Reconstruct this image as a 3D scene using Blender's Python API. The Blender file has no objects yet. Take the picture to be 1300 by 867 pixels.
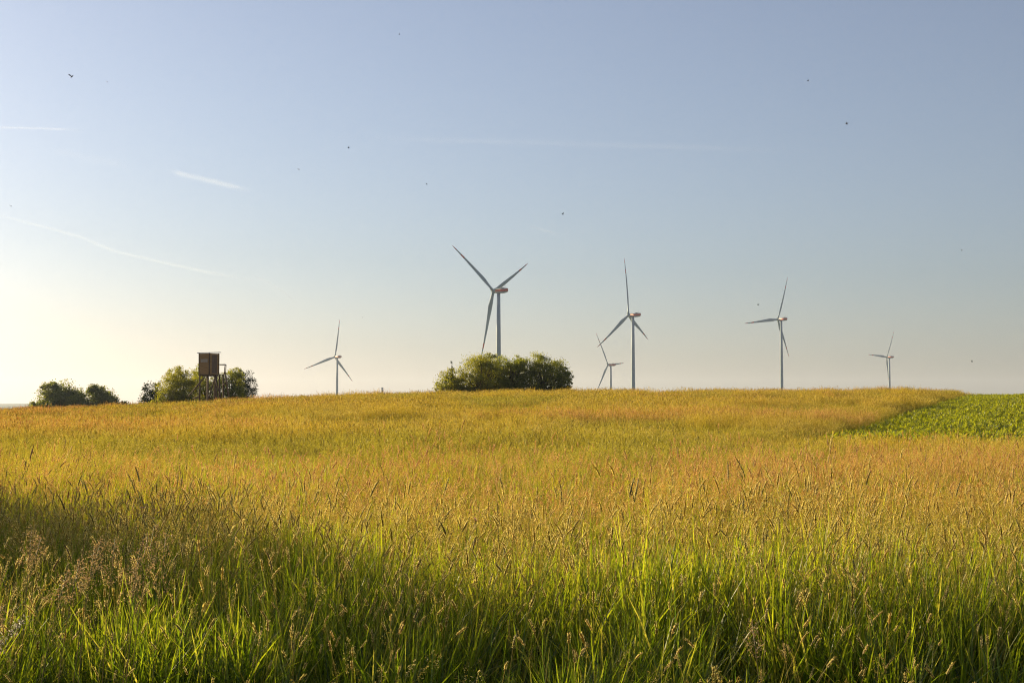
import bpy, bmesh, math, random
import numpy as np
from mathutils import Vector, Matrix, Euler
R = math.radians
random.seed(7)
rng = np.random.default_rng(7)
SC = bpy.context.scene
COL = SC.collection

# ------------------------------------------------------------------ camera
EYE = 1.5
F = 1806.0                                   # focal length in photo pixels (50 mm lens, 1300 px wide)
HOR = 516.0                                  # eye level in photo pixels
PITCH = math.atan((HOR - 433.5) / F)
cd = bpy.data.cameras.new('camera'); cam = bpy.data.objects.new('camera', cd); COL.objects.link(cam)
cd.lens = 50.0; cd.sensor_width = 36.0; cd.clip_start = 0.05; cd.clip_end = 200000
cam.location = (0, 0, EYE); cam.rotation_euler = (R(90) + PITCH, 0, 0)
SC.camera = cam

# ------------------------------------------------------------------ sky, sun, exposure
SUN_AZ, SUN_EL = -47.0, 13.0                 # degrees, azimuth from straight ahead, left is negative
SC.view_settings.view_transform = 'Standard'; SC.view_settings.look = 'None'
SC.view_settings.gamma = 1; SC.view_settings.exposure = 1.15; SC.view_settings.use_curve_mapping = False
w = bpy.data.worlds.new('World'); SC.world = w; w.use_nodes = True
nt = w.node_tree; nt.nodes.clear()
sky = nt.nodes.new('ShaderNodeTexSky'); sky.sky_type = 'NISHITA'; sky.sun_disc = False
sky.sun_elevation = R(SUN_EL); sky.sun_rotation = R(SUN_AZ); sky.altitude = 200
sky.air_density = 1.2; sky.dust_density = 1.0; sky.ozone_density = 4.0
hsv = nt.nodes.new('ShaderNodeHueSaturation'); hsv.inputs['Saturation'].default_value = 0.66
bg = nt.nodes.new('ShaderNodeBackground'); bg.inputs['Strength'].default_value = 0.056
wo = nt.nodes.new('ShaderNodeOutputWorld')
wb = nt.nodes.new('ShaderNodeMix'); wb.data_type = 'RGBA'; wb.blend_type = 'MULTIPLY'; wb.inputs[0].default_value = 1.0
wb.inputs[7].default_value = (1.00, .965, 1.035, 1)          # the white balance of the picture
nt.links.new(sky.outputs[0], hsv.inputs['Color']); nt.links.new(hsv.outputs[0], wb.inputs[6]); nt.links.new(wb.outputs[2], bg.inputs['Color'])
nt.links.new(bg.outputs[0], wo.inputs['Surface'])
sd = bpy.data.lights.new('sun', 'SUN'); sun = bpy.data.objects.new('sun', sd); COL.objects.link(sun)
sd.energy = 5.0; sd.angle = R(0.6); sd.color = (1.0, 0.80, 0.44)
sv = Vector((math.sin(R(SUN_AZ)) * math.cos(R(SUN_EL)), math.cos(R(SUN_AZ)) * math.cos(R(SUN_EL)), math.sin(R(SUN_EL))))
sun.rotation_euler = sv.to_track_quat('Z', 'Y').to_euler()
sun.location = (-30, 40, 30)
SC.cycles.max_bounces = 6; SC.cycles.transparent_max_bounces = 12; SC.cycles.volume_bounces = 0
SC.cycles.diffuse_bounces = 2; SC.cycles.transmission_bounces = 3; SC.cycles.glossy_bounces = 2
SC.cycles.use_denoising = True; SC.cycles.denoiser = 'OPENIMAGEDENOISE'; SC.cycles.denoising_input_passes = 'RGB_ALBEDO_NORMAL'; SC.cycles.denoising_prefilter = 'NONE'
SC.cycles.use_adaptive_sampling = True; SC.cycles.adaptive_threshold = 0.015
SC.cycles.sample_clamp_indirect = 6
SC.cycles.pixel_filter_type = 'BLACKMAN_HARRIS'; SC.cycles.filter_width = 1.15

def ray(px, py):
    """direction in the world of a photo pixel, scaled so that its y is 1"""
    u = (px - 650.0) / F; v = (433.5 - py) / F
    c, s = math.cos(PITCH), math.sin(PITCH)
    d = Vector((u, c - v * s, s + v * c))
    return d / d.y
def at(px, py, y):
    d = ray(px, py) * y
    return Vector((d.x, y, EYE + d.z))

# ------------------------------------------------------------------ helpers
def smooth(a, b, x):
    t = np.clip((x - a) / (b - a), 0, 1); return t * t * (3 - 2 * t)
def hash2(ix, iy, seed):
    n = (ix.astype(np.int64) * 374761393 + iy.astype(np.int64) * 668265263 + seed * 1442695041) & 0x7fffffff
    n = ((n ^ (n >> 13)) * 1274126177) & 0x7fffffff
    n = (n ^ (n >> 16)) & 0xffff
    return n / 65535.0
def noise(x, y, seed=0):
    x = np.asarray(x, float); y = np.asarray(y, float)
    ix = np.floor(x); iy = np.floor(y); fx = x - ix; fy = y - iy
    fx = fx * fx * (3 - 2 * fx); fy = fy * fy * (3 - 2 * fy)
    ix = ix.astype(np.int64); iy = iy.astype(np.int64)
    a = hash2(ix, iy, seed); b = hash2(ix + 1, iy, seed); c = hash2(ix, iy + 1, seed); d = hash2(ix + 1, iy + 1, seed)
    return (a * (1 - fx) + b * fx) * (1 - fy) + (c * (1 - fx) + d * fx) * fy
def fbm(x, y, seed=0, o=3):
    t = 0; a = .5; s = 0
    for k in range(o):
        t = t + a * noise(x * 2**k, y * 2**k, seed + k); s += a; a *= .5
    return t / s

def tag(o, label=None, cat=None, group=None, kind=None):
    if label: o['label'] = label
    if cat: o['category'] = cat
    if group: o['group'] = group
    o['kind'] = kind or 'thing'
    return o
def empty(name, loc=(0, 0, 0), rz=0):
    o = bpy.data.objects.new(name, None); COL.objects.link(o); o.location = loc; o.rotation_euler = (0, 0, rz)
    o.empty_display_size = .5
    return o
def mesh_obj(name, me, mat, parent=None, link=True):
    o = bpy.data.objects.new(name, me)
    if link: COL.objects.link(o)
    for m in (mat if isinstance(mat, (list, tuple)) else [mat]):
        me.materials.append(m)
    if parent: o.parent = parent
    return o
def bm_obj(name, bm, mat, parent=None, smooth_=False):
    bmesh.ops.recalc_face_normals(bm, faces=bm.faces)
    me = bpy.data.meshes.new(name); bm.to_mesh(me); bm.free()
    if smooth_:
        for p in me.polygons: p.use_smooth = True
    return mesh_obj(name, me, mat, parent)
def add_box(bm, c, s, rot=None, bev=0.0):
    r = bmesh.ops.create_cube(bm, size=1.0)
    vs = r['verts']
    M = Matrix.Translation(c) @ (rot.to_4x4() if rot is not None else Matrix()) @ Matrix.Diagonal((*s, 1))
    bmesh.ops.transform(bm, matrix=M, verts=vs)
    if bev > 0:
        es = list({e for v in vs for e in v.link_edges})
        bmesh.ops.bevel(bm, geom=es, offset=bev, segments=2, affect='EDGES', profile=.5)
def add_bar(bm, a, b, r0, r1=None, seg=8):
    a = Vector(a); b = Vector(b); d = b - a
    r1 = r0 if r1 is None else r1
    r = bmesh.ops.create_cone(bm, cap_ends=True, segments=seg, radius1=r0, radius2=r1, depth=d.length)
    M = Matrix.Translation((a + b) / 2) @ d.to_track_quat('Z', 'Y').to_matrix().to_4x4()
    bmesh.ops.transform(bm, matrix=M, verts=r['verts'])
def add_loft(bm, rings, cap=True):
    vr = [[bm.verts.new(p) for p in ring] for ring in rings]
    n = len(vr[0])
    for a, b in zip(vr, vr[1:]):
        for i in range(n):
            bm.faces.new((a[i], a[(i + 1) % n], b[(i + 1) % n], b[i]))
    if cap:
        bm.faces.new(list(reversed(vr[0]))); bm.faces.new(vr[-1])
def ring(c, u, v, ru, rv=None, n=8):
    rv = ru if rv is None else rv
    return [Vector(c) + Vector(u) * ru * math.cos(2 * math.pi * i / n) + Vector(v) * rv * math.sin(2 * math.pi * i / n) for i in range(n)]
def lathe(bm, prof, n=24, c=(0, 0, 0)):
    add_loft(bm, [ring(Vector(c) + Vector((0, 0, z)), (1, 0, 0), (0, 1, 0), max(r, 1e-4), None, n) for r, z in prof])

# ------------------------------------------------------------------ materials
class N:
    def __init__(s, name):
        s.m = bpy.data.materials.new(name); s.m.use_nodes = True
        s.t = s.m.node_tree; s.t.nodes.clear()
        s.out = s.t.nodes.new('ShaderNodeOutputMaterial')
    def n(s, typ, **kw):
        x = s.t.nodes.new(typ)
        for k, v in kw.items(): setattr(x, k, v)
        return x
    def l(s, a, b): s.t.links.new(a, b)
    def attr(s, name, typ='GEOMETRY'):
        return s.n('ShaderNodeAttribute', attribute_name=name, attribute_type=typ).outputs['Fac']
    def mix(s, f, a, b, mode='MIX'):
        x = s.n('ShaderNodeMix', data_type='RGBA', blend_type=mode)
        for sock, v in ((x.inputs[0], f), (x.inputs[6], a), (x.inputs[7], b)):
            if isinstance(v, (int, float)): sock.default_value = v
            elif isinstance(v, tuple): sock.default_value = (*v, 1)
            else: s.l(v, sock)
        return x.outputs[2]
    def math(s, op, a, b=0.0, clamp=False):
        x = s.n('ShaderNodeMath', operation=op, use_clamp=clamp)
        for sock, v in ((x.inputs[0], a), (x.inputs[1], b)):
            if isinstance(v, (int, float)): sock.default_value = v
            else: s.l(v, sock)
        return x.outputs[0]
    def ramp(s, f, stops):
        x = s.n('ShaderNodeValToRGB'); e = x.color_ramp.elements
        while len(e) < len(stops): e.new(.5)
        for i, (p, c) in enumerate(stops): e[i].position = p; e[i].color = (*c, 1)
        s.l(f, x.inputs[0]); return x.outputs[0]
    def noise(s, scale, detail=3, coord='Object', rough=.55):
        tc = s.n('ShaderNodeTexCoord'); x = s.n('ShaderNodeTexNoise')
        x.inputs['Scale'].default_value = scale; x.inputs['Detail'].default_value = detail; x.inputs['Roughness'].default_value = rough
        s.l(tc.outputs[coord], x.inputs['Vector']); return x.outputs['Fac']
    def surf(s, sh): s.l(sh, s.out.inputs['Surface']); return s.m
    def pr(s, col, rough=.6, spec=.3, bump=None, bstr=.3, bdist=.02):
        p = s.n('ShaderNodeBsdfPrincipled')
        if isinstance(col, tuple): p.inputs['Base Color'].default_value = (*col, 1)
        else: s.l(col, p.inputs['Base Color'])
        p.inputs['Roughness'].default_value = rough; p.inputs['Specular IOR Level'].default_value = spec
        if bump is not None:
            b = s.n('ShaderNodeBump'); b.inputs['Strength'].default_value = bstr; b.inputs['Distance'].default_value = bdist
            s.l(bump, b.inputs['Height']); s.l(b.outputs[0], p.inputs['Normal'])
        return s.surf(p.outputs[0])
    def leaf(s, col, trans_col, tf=.5, gloss=.05, rough=.4):
        d = s.n('ShaderNodeBsdfDiffuse'); t = s.n('ShaderNodeBsdfTranslucent'); g = s.n('ShaderNodeBsdfGlossy')
        for nd, c in ((d, col), (t, trans_col)):
            if isinstance(c, tuple): nd.inputs['Color'].default_value = (*c, 1)
            else: s.l(c, nd.inputs['Color'])
        g.inputs['Roughness'].default_value = rough; g.inputs['Color'].default_value = (.9, .9, .9, 1)
        m1 = s.n('ShaderNodeMixShader'); m1.inputs[0].default_value = tf
        s.l(d.outputs[0], m1.inputs[1]); s.l(t.outputs[0], m1.inputs[2])
        m2 = s.n('ShaderNodeMixShader'); m2.inputs[0].default_value = gloss
        s.l(m1.outputs[0], m2.inputs[1]); s.l(g.outputs[0], m2.inputs[2])
        return s.surf(m2.outputs[0])

def grass_leaf_mat():
    m = N('grass_leaf')
    h = m.attr('h'); rnd = m.attr('rnd'); tone = m.attr('tone', 'INSTANCER'); red = m.attr('red', 'INSTANCER')
    green = m.ramp(rnd, [(0, (.018, .045, .005)), (.4, (.06, .11, .009)), (.8, (.14, .19, .018)), (.9, (.20, .20, .03)), (1, (.44, .36, .14))])
    gold = m.ramp(rnd, [(0, (.09, .12, .008)), (.5, (.34, .33, .02)), (1, (.62, .50, .07))])
    f = m.math('MULTIPLY', tone, m.math('ADD', m.math('MULTIPLY', h, .5), .6), True)
    c = m.mix(f, green, gold)
    tc = m.mix(f, m.ramp(rnd, [(0, (.08, .16, .006)), (.4, (.29, .43, .010)), (.85, (.64, .72, .020)), (1, (.66, .56, .09))]), m.ramp(rnd, [(0, (.16, .22, .008)), (.5, (.46, .46, .014)), (1, (.74, .60, .04))]))
    return m.leaf(c, tc, .55, .03, .42)
def grass_stem_mat():
    m = N('grass_stem')
    h = m.attr('h'); rnd = m.attr('rnd'); tone = m.attr('tone', 'INSTANCER'); red = m.attr('red', 'INSTANCER')
    green = m.ramp(h, [(0, (.09, .13, .02)), (.5, (.16, .17, .03)), (1, (.34, .25, .07))])
    gold = m.ramp(h, [(0, (.30, .26, .018)), (1, (.56, .42, .04))])
    c = m.mix(tone, green, gold)
    return m.leaf(c, c, .35, .015, .5)
def grass_head_mat():
    m = N('grass_head')
    rnd = m.attr('rnd'); tone = m.attr('tone', 'INSTANCER'); red = m.attr('red', 'INSTANCER')
    straw = m.ramp(rnd, [(0, (.15, .11, .02)), (.45, (.48, .38, .07)), (1, (.92, .78, .34))])
    rust = m.ramp(rnd, [(0, (.26, .10, .025)), (.5, (.66, .34, .09)), (1, (.95, .64, .28))])
    gold = m.ramp(rnd, [(0, (.22, .15, .004)), (.45, (.58, .42, .010)), (1, (.96, .78, .10))])
    olive = m.ramp(rnd, [(0, (.12, .11, .006)), (.45, (.46, .42, .014)), (1, (.86, .74, .08))])
    c = m.mix(m.attr('grn', 'INSTANCER'), m.mix(red, m.mix(tone, straw, gold), rust), olive)
    return m.leaf(c, c, .5, .03, .5)
M_GL, M_GS, M_GH = grass_leaf_mat(), grass_stem_mat(), grass_head_mat()

def leaf_mat(name, cols, trans, tf=.45):
    m = N(name); r = m.attr('rnd')
    return m.leaf(m.ramp(r, [(i / (len(cols) - 1), c) for i, c in enumerate(cols)]), m.ramp(r, [(i / (len(trans) - 1), c) for i, c in enumerate(trans)]), tf, .05, .45)
M_LIT = leaf_mat('leaf_yellow_green', [(.05, .075, .010), (.09, .12, .014), (.14, .15, .018)], [(.24, .27, .012), (.42, .40, .015), (.55, .47, .02)], .5)
M_MID = leaf_mat('leaf_mid_green', [(.055, .08, .012), (.095, .12, .016), (.14, .15, .02)], [(.22, .26, .014), (.38, .39, .016), (.50, .45, .02)], .5)
M_DARK = leaf_mat('leaf_dark_green', [(.05, .072, .014), (.08, .10, .018), (.11, .13, .022)], [(.18, .22, .014), (.34, .34, .018)], .46)
M_CON = leaf_mat('needle_blue_green', [(.018, .034, .016), (.03, .05, .022), (.045, .065, .026)], [(.03, .05, .014), (.06, .08, .02)], .2)
M_CROP = leaf_mat('crop_leaf', [(.06, .085, .010), (.11, .14, .014), (.17, .185, .022)], [(.26, .32, .010), (.44, .46, .014), (.56, .54, .02)], .5)
m = N('bark'); M_BARK = m.pr(m.ramp(m.noise(6, 5), [(.3, (.045, .032, .022)), (.7, (.13, .095, .065))]), .9, .1, m.noise(25, 4), .6)

def wood(name, a, b, scale=(3, 3, 30)):
    m = N(name); tc = m.n('ShaderNodeTexCoord'); mp = m.n('ShaderNodeMapping'); mp.inputs['Scale'].default_value = scale
    x = m.n('ShaderNodeTexNoise'); x.inputs['Scale'].default_value = 1.0; x.inputs['Detail'].default_value = 5
    m.l(tc.outputs['Object'], mp.inputs[0]); m.l(mp.outputs[0], x.inputs['Vector'])
    return m.pr(m.ramp(x.outputs['Fac'], [(.3, a), (.7, b)]), .85, .15, x.outputs['Fac'], .5)
M_BOARD = wood('weathered_boards', (.25, .16, .075), (.42, .28, .14), (2, 2, 22))
M_BOARD2 = wood('grey_boards', (.11, .085, .07), (.20, .15, .12), (14, 14, 1.5))
M_POLE = wood('pole_wood', (.07, .05, .036), (.17, .12, .085), (8, 8, 1))
m = N('roof_felt'); M_ROOF = m.pr(m.ramp(m.noise(3, 4), [(.3, (.30, .34, .40)), (.7, (.44, .49, .56))]), .6, .3)
m = N('shutter_paint'); M_SHUT = m.pr(m.ramp(m.noise(9, 3), [(.3, (.34, .30, .25)), (.7, (.44, .39, .33))]), .8, .2)
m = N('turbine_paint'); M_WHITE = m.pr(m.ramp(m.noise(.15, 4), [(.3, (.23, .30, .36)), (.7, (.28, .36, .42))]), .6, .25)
m = N('turbine_red'); M_RED = m.pr(m.ramp(m.noise(.3, 3), [(.3, (.50, .032, .018)), (.7, (.58, .045, .025))]), .5, .3)
m = N('dark_metal'); M_DKM = m.pr(m.ramp(m.noise(2, 3), [(.3, (.06, .06, .07)), (.7, (.10, .10, .11))]), .5, .4)

# ------------------------------------------------------------------ terrain
YC = 120.0
_cx = np.array([-900, -400, 0, 150, 330, 480, 650, 850, 1000, 1230, 1300, 1700, 2200], float)
_cy = np.array([534, 528, 520.5, 516.0, 507.0, 501.5, 498, 497.5, 497.5, 496.5, 495.5, 493, 495], float)
GRASS_H = .86
def ground(x, y):
    x = np.asarray(x, float); y = np.asarray(y, float)
    yy = np.maximum(y, 1.0)
    t = np.clip(x / np.maximum(yy, 12.0), -.8, .8)
    px = 650 + t * F
    crest = (HOR - np.interp(px, _cx, _cy)) * YC / F + EYE - GRASS_H
    k = (np.interp(px - 70, _cx, _cy) + np.interp(px + 70, _cx, _cy)) / 2
    crest = .5 * crest + .5 * ((HOR - k) * YC / F + EYE - GRASS_H)
    s = smooth(27, YC, yy)
    d = np.maximum(yy - YC, 0)
    fall = 24 * (1 - np.exp(-(d / 450) ** 1.5))
    z = crest * s * np.where(yy > YC, np.exp(-d / 900), 1) - fall
    z = z + .05 * (fbm(x / 4.0, y / 4.0, 11) - .5) * np.exp(-d / 50)
    hill = smooth(4200, 6800, yy) * (31 + 14 * fbm(x / 900.0, y / 1400.0, 5))
    return z + hill
def grad(a, b, n, p=1.0):
    return a + (b - a) * np.linspace(0, 1, n) ** p
ys = np.concatenate([np.linspace(-260, -14, 12), np.linspace(-12, 40, 105), np.linspace(41, 160, 90), grad(164, 9000, 90, 2.2)])
ts = np.concatenate([np.linspace(-1, -.11, 45), np.linspace(-.1, .1, 60), np.linspace(.11, 1, 45)])
gx = np.sign(ts) * (np.abs(ts) ** 2.3) * 7000
gx = np.unique(np.concatenate([gx, np.linspace(-40, 40, 120)]))
GX, GY = np.meshgrid(gx, ys)
GZ = ground(GX, GY)
nv, nu = GX.shape
verts = np.stack([GX, GY, GZ], -1).reshape(-1, 3)
idx = np.arange(nu * nv).reshape(nv, nu)
faces = np.stack([idx[:-1, :-1], idx[:-1, 1:], idx[1:, 1:], idx[1:, :-1]], -1).reshape(-1, 4)
def np_mesh(name, verts, faces, attrs=None, mats=None, smooth_=True):
    """verts (n,3), faces (m,4) or (m,3)"""
    me = bpy.data.meshes.new(name)
    k = faces.shape[1]
    me.vertices.add(len(verts)); me.vertices.foreach_set('co', np.ascontiguousarray(verts, np.float32).ravel())
    me.loops.add(faces.size); me.loops.foreach_set('vertex_index', np.ascontiguousarray(faces, np.int32).ravel())
    me.polygons.add(len(faces)); me.polygons.foreach_set('loop_start', np.arange(0, faces.size, k, dtype=np.int32))
    if mats is not None: me.polygons.foreach_set('material_index', np.ascontiguousarray(mats, np.int32))
    if smooth_: me.polygons.foreach_set('use_smooth', np.ones(len(faces), bool))
    for a, v in (attrs or {}).items():
        at_ = me.attributes.new(a, 'FLOAT', 'POINT'); at_.data.foreach_set('value', np.ascontiguousarray(v, np.float32))
    me.update(); me.validate()
    return me
m = N('field_soil')
far = m.noise(.004, 3, 'Object'); near = m.noise(2.5, 5, 'Object')
soil = m.ramp(near, [(.3, (.024, .022, .010)), (.7, (.055, .048, .02))])
fields = m.ramp(far, [(.40, (.07, .10, .035)), (.5, (.16, .15, .06)), (.6, (.05, .085, .03))])
tc2 = m.n('ShaderNodeTexCoord'); sx2 = m.n('ShaderNodeSeparateXYZ'); m.l(tc2.outputs['Object'], sx2.inputs[0])
fw = m.n('ShaderNodeMapRange'); fw.inputs[1].default_value = 3600; fw.inputs[2].default_value = 4400; m.l(sx2.outputs[1], fw.inputs[0])
fields = m.mix(fw.outputs[0], fields, (.028, .05, .028))                # woods on the far hills
tc = m.n('ShaderNodeTexCoord'); sx = m.n('ShaderNodeSeparateXYZ'); m.l(tc.outputs['Object'], sx.inputs[0])
ff = m.n('ShaderNodeMapRange'); ff.inputs[1].default_value = 140; ff.inputs[2].default_value = 190; m.l(sx.outputs[1], ff.inputs[0])
M_SOIL = m.pr(m.mix(ff.outputs[0], soil, fields), .95, .1, near, .5, .03)
g = mesh_obj('field_ground', np_mesh('field_ground', verts, faces), M_SOIL)
tag(g, 'gently rising farmland under the tall grass, running to low blue hills', 'ground', kind='structure')

# ------------------------------------------------------------------ haze (one box of even, thin air)
HAZE = True
if HAZE:
    bm = bmesh.new(); add_box(bm, (0, 4300, 60), (17000, 10200, 240))
    hz = bm_obj('haze', bm, None)
    hz.data.materials.clear()
    mm = bpy.data.materials.new('haze_air'); mm.use_nodes = True; t = mm.node_tree; t.nodes.clear()
    pv = t.nodes.new('ShaderNodeVolumePrincipled'); oo = t.nodes.new('ShaderNodeOutputMaterial')
    pv.inputs['Color'].default_value = (.70, .79, 1.0, 1); pv.inputs['Density'].default_value = 6.5e-5; pv.inputs['Anisotropy'].default_value = .3
    t.links.new(pv.outputs[0], oo.inputs['Volume']); hz.data.materials.append(mm)
    tag(hz, 'thin pale evening haze over the fields', 'haze', kind='stuff')

# ------------------------------------------------------------------ grass builders
class Geo:
    """collects strips and tubes into one mesh with attributes h (height along the blade) and rnd"""
    def __init__(s): s.v = []; s.f = []; s.h = []; s.r = []; s.m = []; s.n = 0
    def add(s, v, f, h, r, m):
        s.v.append(v.reshape(-1, 3)); s.f.append(f.reshape(-1, 4) + s.n); s.h.append(h.ravel()); s.r.append(r.ravel())
        s.m.append(np.full(f.reshape(-1, 4).shape[0], m)); s.n += v.reshape(-1, 3).shape[0]
    def curve(s, base, phi, th0, th1, L, n, p=1.6):
        B = len(base); q = np.linspace(0, 1, n + 1)
        qm = (q[1:] + q[:-1]) / 2
        th = th0[:, None] + th1[:, None] * qm[None] ** p
        ds = L[:, None] / n
        hx = np.concatenate([np.zeros((B, 1)), np.cumsum(np.sin(th) * ds, 1)], 1)
        hz_ = np.concatenate([np.zeros((B, 1)), np.cumsum(np.cos(th) * ds, 1)], 1)
        P = np.stack([base[:, None, 0] + hx * np.cos(phi)[:, None], base[:, None, 1] + hx * np.sin(phi)[:, None], base[:, None, 2] + hz_], -1)
        return P, q, np.concatenate([th, th[:, -1:]], 1)
    def strips(s, base, phi, th0, th1, L, W, n=4, mat=0, p=1.6, prof='leaf', rnd=None, tw=None):
        P, q, th = s.curve(base, phi, th0, th1, L, n, p)
        B = len(base)
        wd = (np.minimum(1, .45 + 2 * q) * np.sqrt(np.clip(1 - q ** 2.2, 0, 1)) if prof == 'leaf' else 1 - .55 * q) * .5
        wd = np.maximum(wd, .03)
        a = phi + math.pi / 2 + (rng.uniform(-.9, .9, B) if tw is None else tw)
        sd_ = np.stack([np.cos(a), np.sin(a), np.zeros(B)], -1)[:, None]
        off = sd_ * (W[:, None] * wd[None])[..., None]
        V = np.stack([P - off, P + off], 2)              # B, n+1, 2, 3
        vi = np.arange(B * (n + 1) * 2).reshape(B, n + 1, 2)
        f = np.stack([vi[:, :-1, 0], vi[:, :-1, 1], vi[:, 1:, 1], vi[:, 1:, 0]], -1)
        rnd = rng.random(B) if rnd is None else rnd
        s.add(V, f, np.broadcast_to(q[None, :, None], V.shape[:3]), np.broadcast_to(rnd[:, None, None], V.shape[:3]), mat)
        return P
    def heads(s, tip, d, L, rad, mat=2, n=4, k=5, bend=None, rnd=None):
        """tapered furry-looking spikes: tubes from tip along d (unit), bending towards the ground"""
        B = len(tip); q = np.linspace(0, 1, n + 1)
        bend = rng.uniform(0, .7, B) if bend is None else bend
        down = np.array([0, 0, -1.0])
        P = [tip]; dd = d.copy()
        for i in range(n):
            P.append(P[-1] + dd * (L / n)[:, None]); dd = dd + down * (bend / n)[:, None]; dd /= np.linalg.norm(dd, axis=1)[:, None]
        P = np.stack(P, 1)
        r = np.interp(q, [0, .15, .7, 1], [.45, 1, .9, .25])
        u = np.cross(d, np.array([.3, .2, .93])); u /= np.linalg.norm(u, axis=1)[:, None] + 1e-9
        w_ = np.cross(d, u)
        an = np.arange(k) * 2 * math.pi / k
        R_ = (u[:, None, None] * np.cos(an)[None, None, :, None] + w_[:, None, None] * np.sin(an)[None, None, :, None])
        jit = 1 + .25 * rng.standard_normal((B, n + 1, k))
        V = P[:, :, None] + R_ * (rad[:, None, None] * r[None, :, None] * jit)[..., None]
        vi = np.arange(B * (n + 1) * k).reshape(B, n + 1, k)
        nx = np.roll(vi, -1, 2)
        f = np.stack([vi[:, :-1], nx[:, :-1], nx[:, 1:], vi[:, 1:]], -1)
        rnd = rng.random(B) if rnd is None else rnd
        s.add(V, f, np.broadcast_to(q[None, :, None], V.shape[:3]), np.broadcast_to(rnd[:, None, None], V.shape[:3]), mat)
    def bristles(s, tip, d, L, rad, per=60, mat=2):
        B = len(tip); q = rng.random((B, per)); an = rng.uniform(0, 6.28, (B, per))
        u = np.cross(d, np.array([.3, .2, .93])); u /= np.linalg.norm(u, axis=1)[:, None] + 1e-9; w_ = np.cross(d, u)
        o = u[:, None] * np.cos(an)[..., None] + w_[:, None] * np.sin(an)[..., None]
        c = tip[:, None] + d[:, None] * (q * L[:, None])[..., None] + np.array([0, 0, -1.0]) * ((q * L[:, None]) ** 2 * 2.2)[..., None] + o * (rad[:, None] * 1.1)[..., None]
        e = o * .6 + d[:, None] * .8; c = c.reshape(-1, 3); e = e.reshape(-1, 3)
        n = len(c); ln = rng.uniform(.004, .007, n); t_ = np.cross(e, rng.standard_normal((n, 3))); t_ /= np.linalg.norm(t_, axis=1)[:, None] + 1e-9
        V = np.stack([c - t_ * .0012, c + t_ * .0012, c + e * ln[:, None] + t_ * .0003, c + e * ln[:, None] - t_ * .0003], 1)
        s.add(V, np.arange(n * 4).reshape(n, 4), np.ones((n, 4)), np.broadcast_to(rng.uniform(.75, 1, n)[:, None], (n, 4)), mat)
    def flakes(s, c, L, W, mat=2, rnd=None, up=.6):
        """small diamond spikelets at points c"""
        B = len(c)
        d = rng.standard_normal((B, 3)); d[:, 2] = np.abs(d[:, 2]) * up + .4; d /= np.linalg.norm(d, axis=1)[:, None]
        u = np.cross(d, rng.standard_normal((B, 3))); u /= np.linalg.norm(u, axis=1)[:, None] + 1e-9
        V = np.stack([c - d * L[:, None] / 2, c + u * W[:, None] / 2, c + d * L[:, None] / 2, c - u * W[:, None] / 2], 1)
        f = np.arange(B * 4).reshape(B, 4)
        rnd = rng.random(B) if rnd is None else rnd
        s.add(V, f, np.ones((B, 4)), np.broadcast_to(rnd[:, None], (B, 4)), mat)
    def panicle(s, P, L, spread, nper, fl=(.006, .0028), mat=2):
        """P (B,n,3) stem points; the last L metres carry an open panicle of nper spikelets"""
        B = P.shape[0]
        tip = P[:, -1]; d = P[:, -1] - P[:, -2]; d = d / (np.linalg.norm(d, axis=1)[:, None] + 1e-9)
        q = rng.random((B, nper)) ** .8
        rad = spread[:, None] * np.sin(np.clip(q * .9 + .12, 0, 1) * math.pi) ** .8 * rng.random((B, nper)) ** .5
        an = rng.uniform(0, 2 * math.pi, (B, nper))
        c = tip[:, None] - d[:, None] * ((1 - q) * L[:, None])[..., None]
        c = c + np.stack([np.cos(an) * rad, np.sin(an) * rad, rad * .35 * rng.standard_normal((B, nper))], -1)
        rr = np.broadcast_to(rng.random(B)[:, None], (B, nper)) * .65 + rng.random((B, nper)) * .35
        s.flakes(c.reshape(-1, 3), rng.uniform(.7, 1.4, B * nper) * fl[0], rng.uniform(.7, 1.4, B * nper) * fl[1], mat, rr.ravel())
    def mesh(s, name):
        return np_mesh(name, np.concatenate(s.v), np.concatenate(s.f), {'h': np.concatenate(s.h), 'rnd': np.concatenate(s.r)}, np.concatenate(s.m))

def disc(n, r):
    a = rng.uniform(0, 2 * math.pi, n); q = r * np.sqrt(rng.random(n))
    return np.stack([q * np.cos(a), q * np.sin(a), np.zeros(n)], -1)
def U(a, b, n): return rng.uniform(a, b, n)
WIND = .35                                            # the stems lean a little to the right
def lean_phi(n, k=.5):
    a = rng.uniform(0, 2 * math.pi, n); m_ = rng.random(n) < k * .55
    return np.where(m_, rng.normal(.1, .8, n), a)

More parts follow.
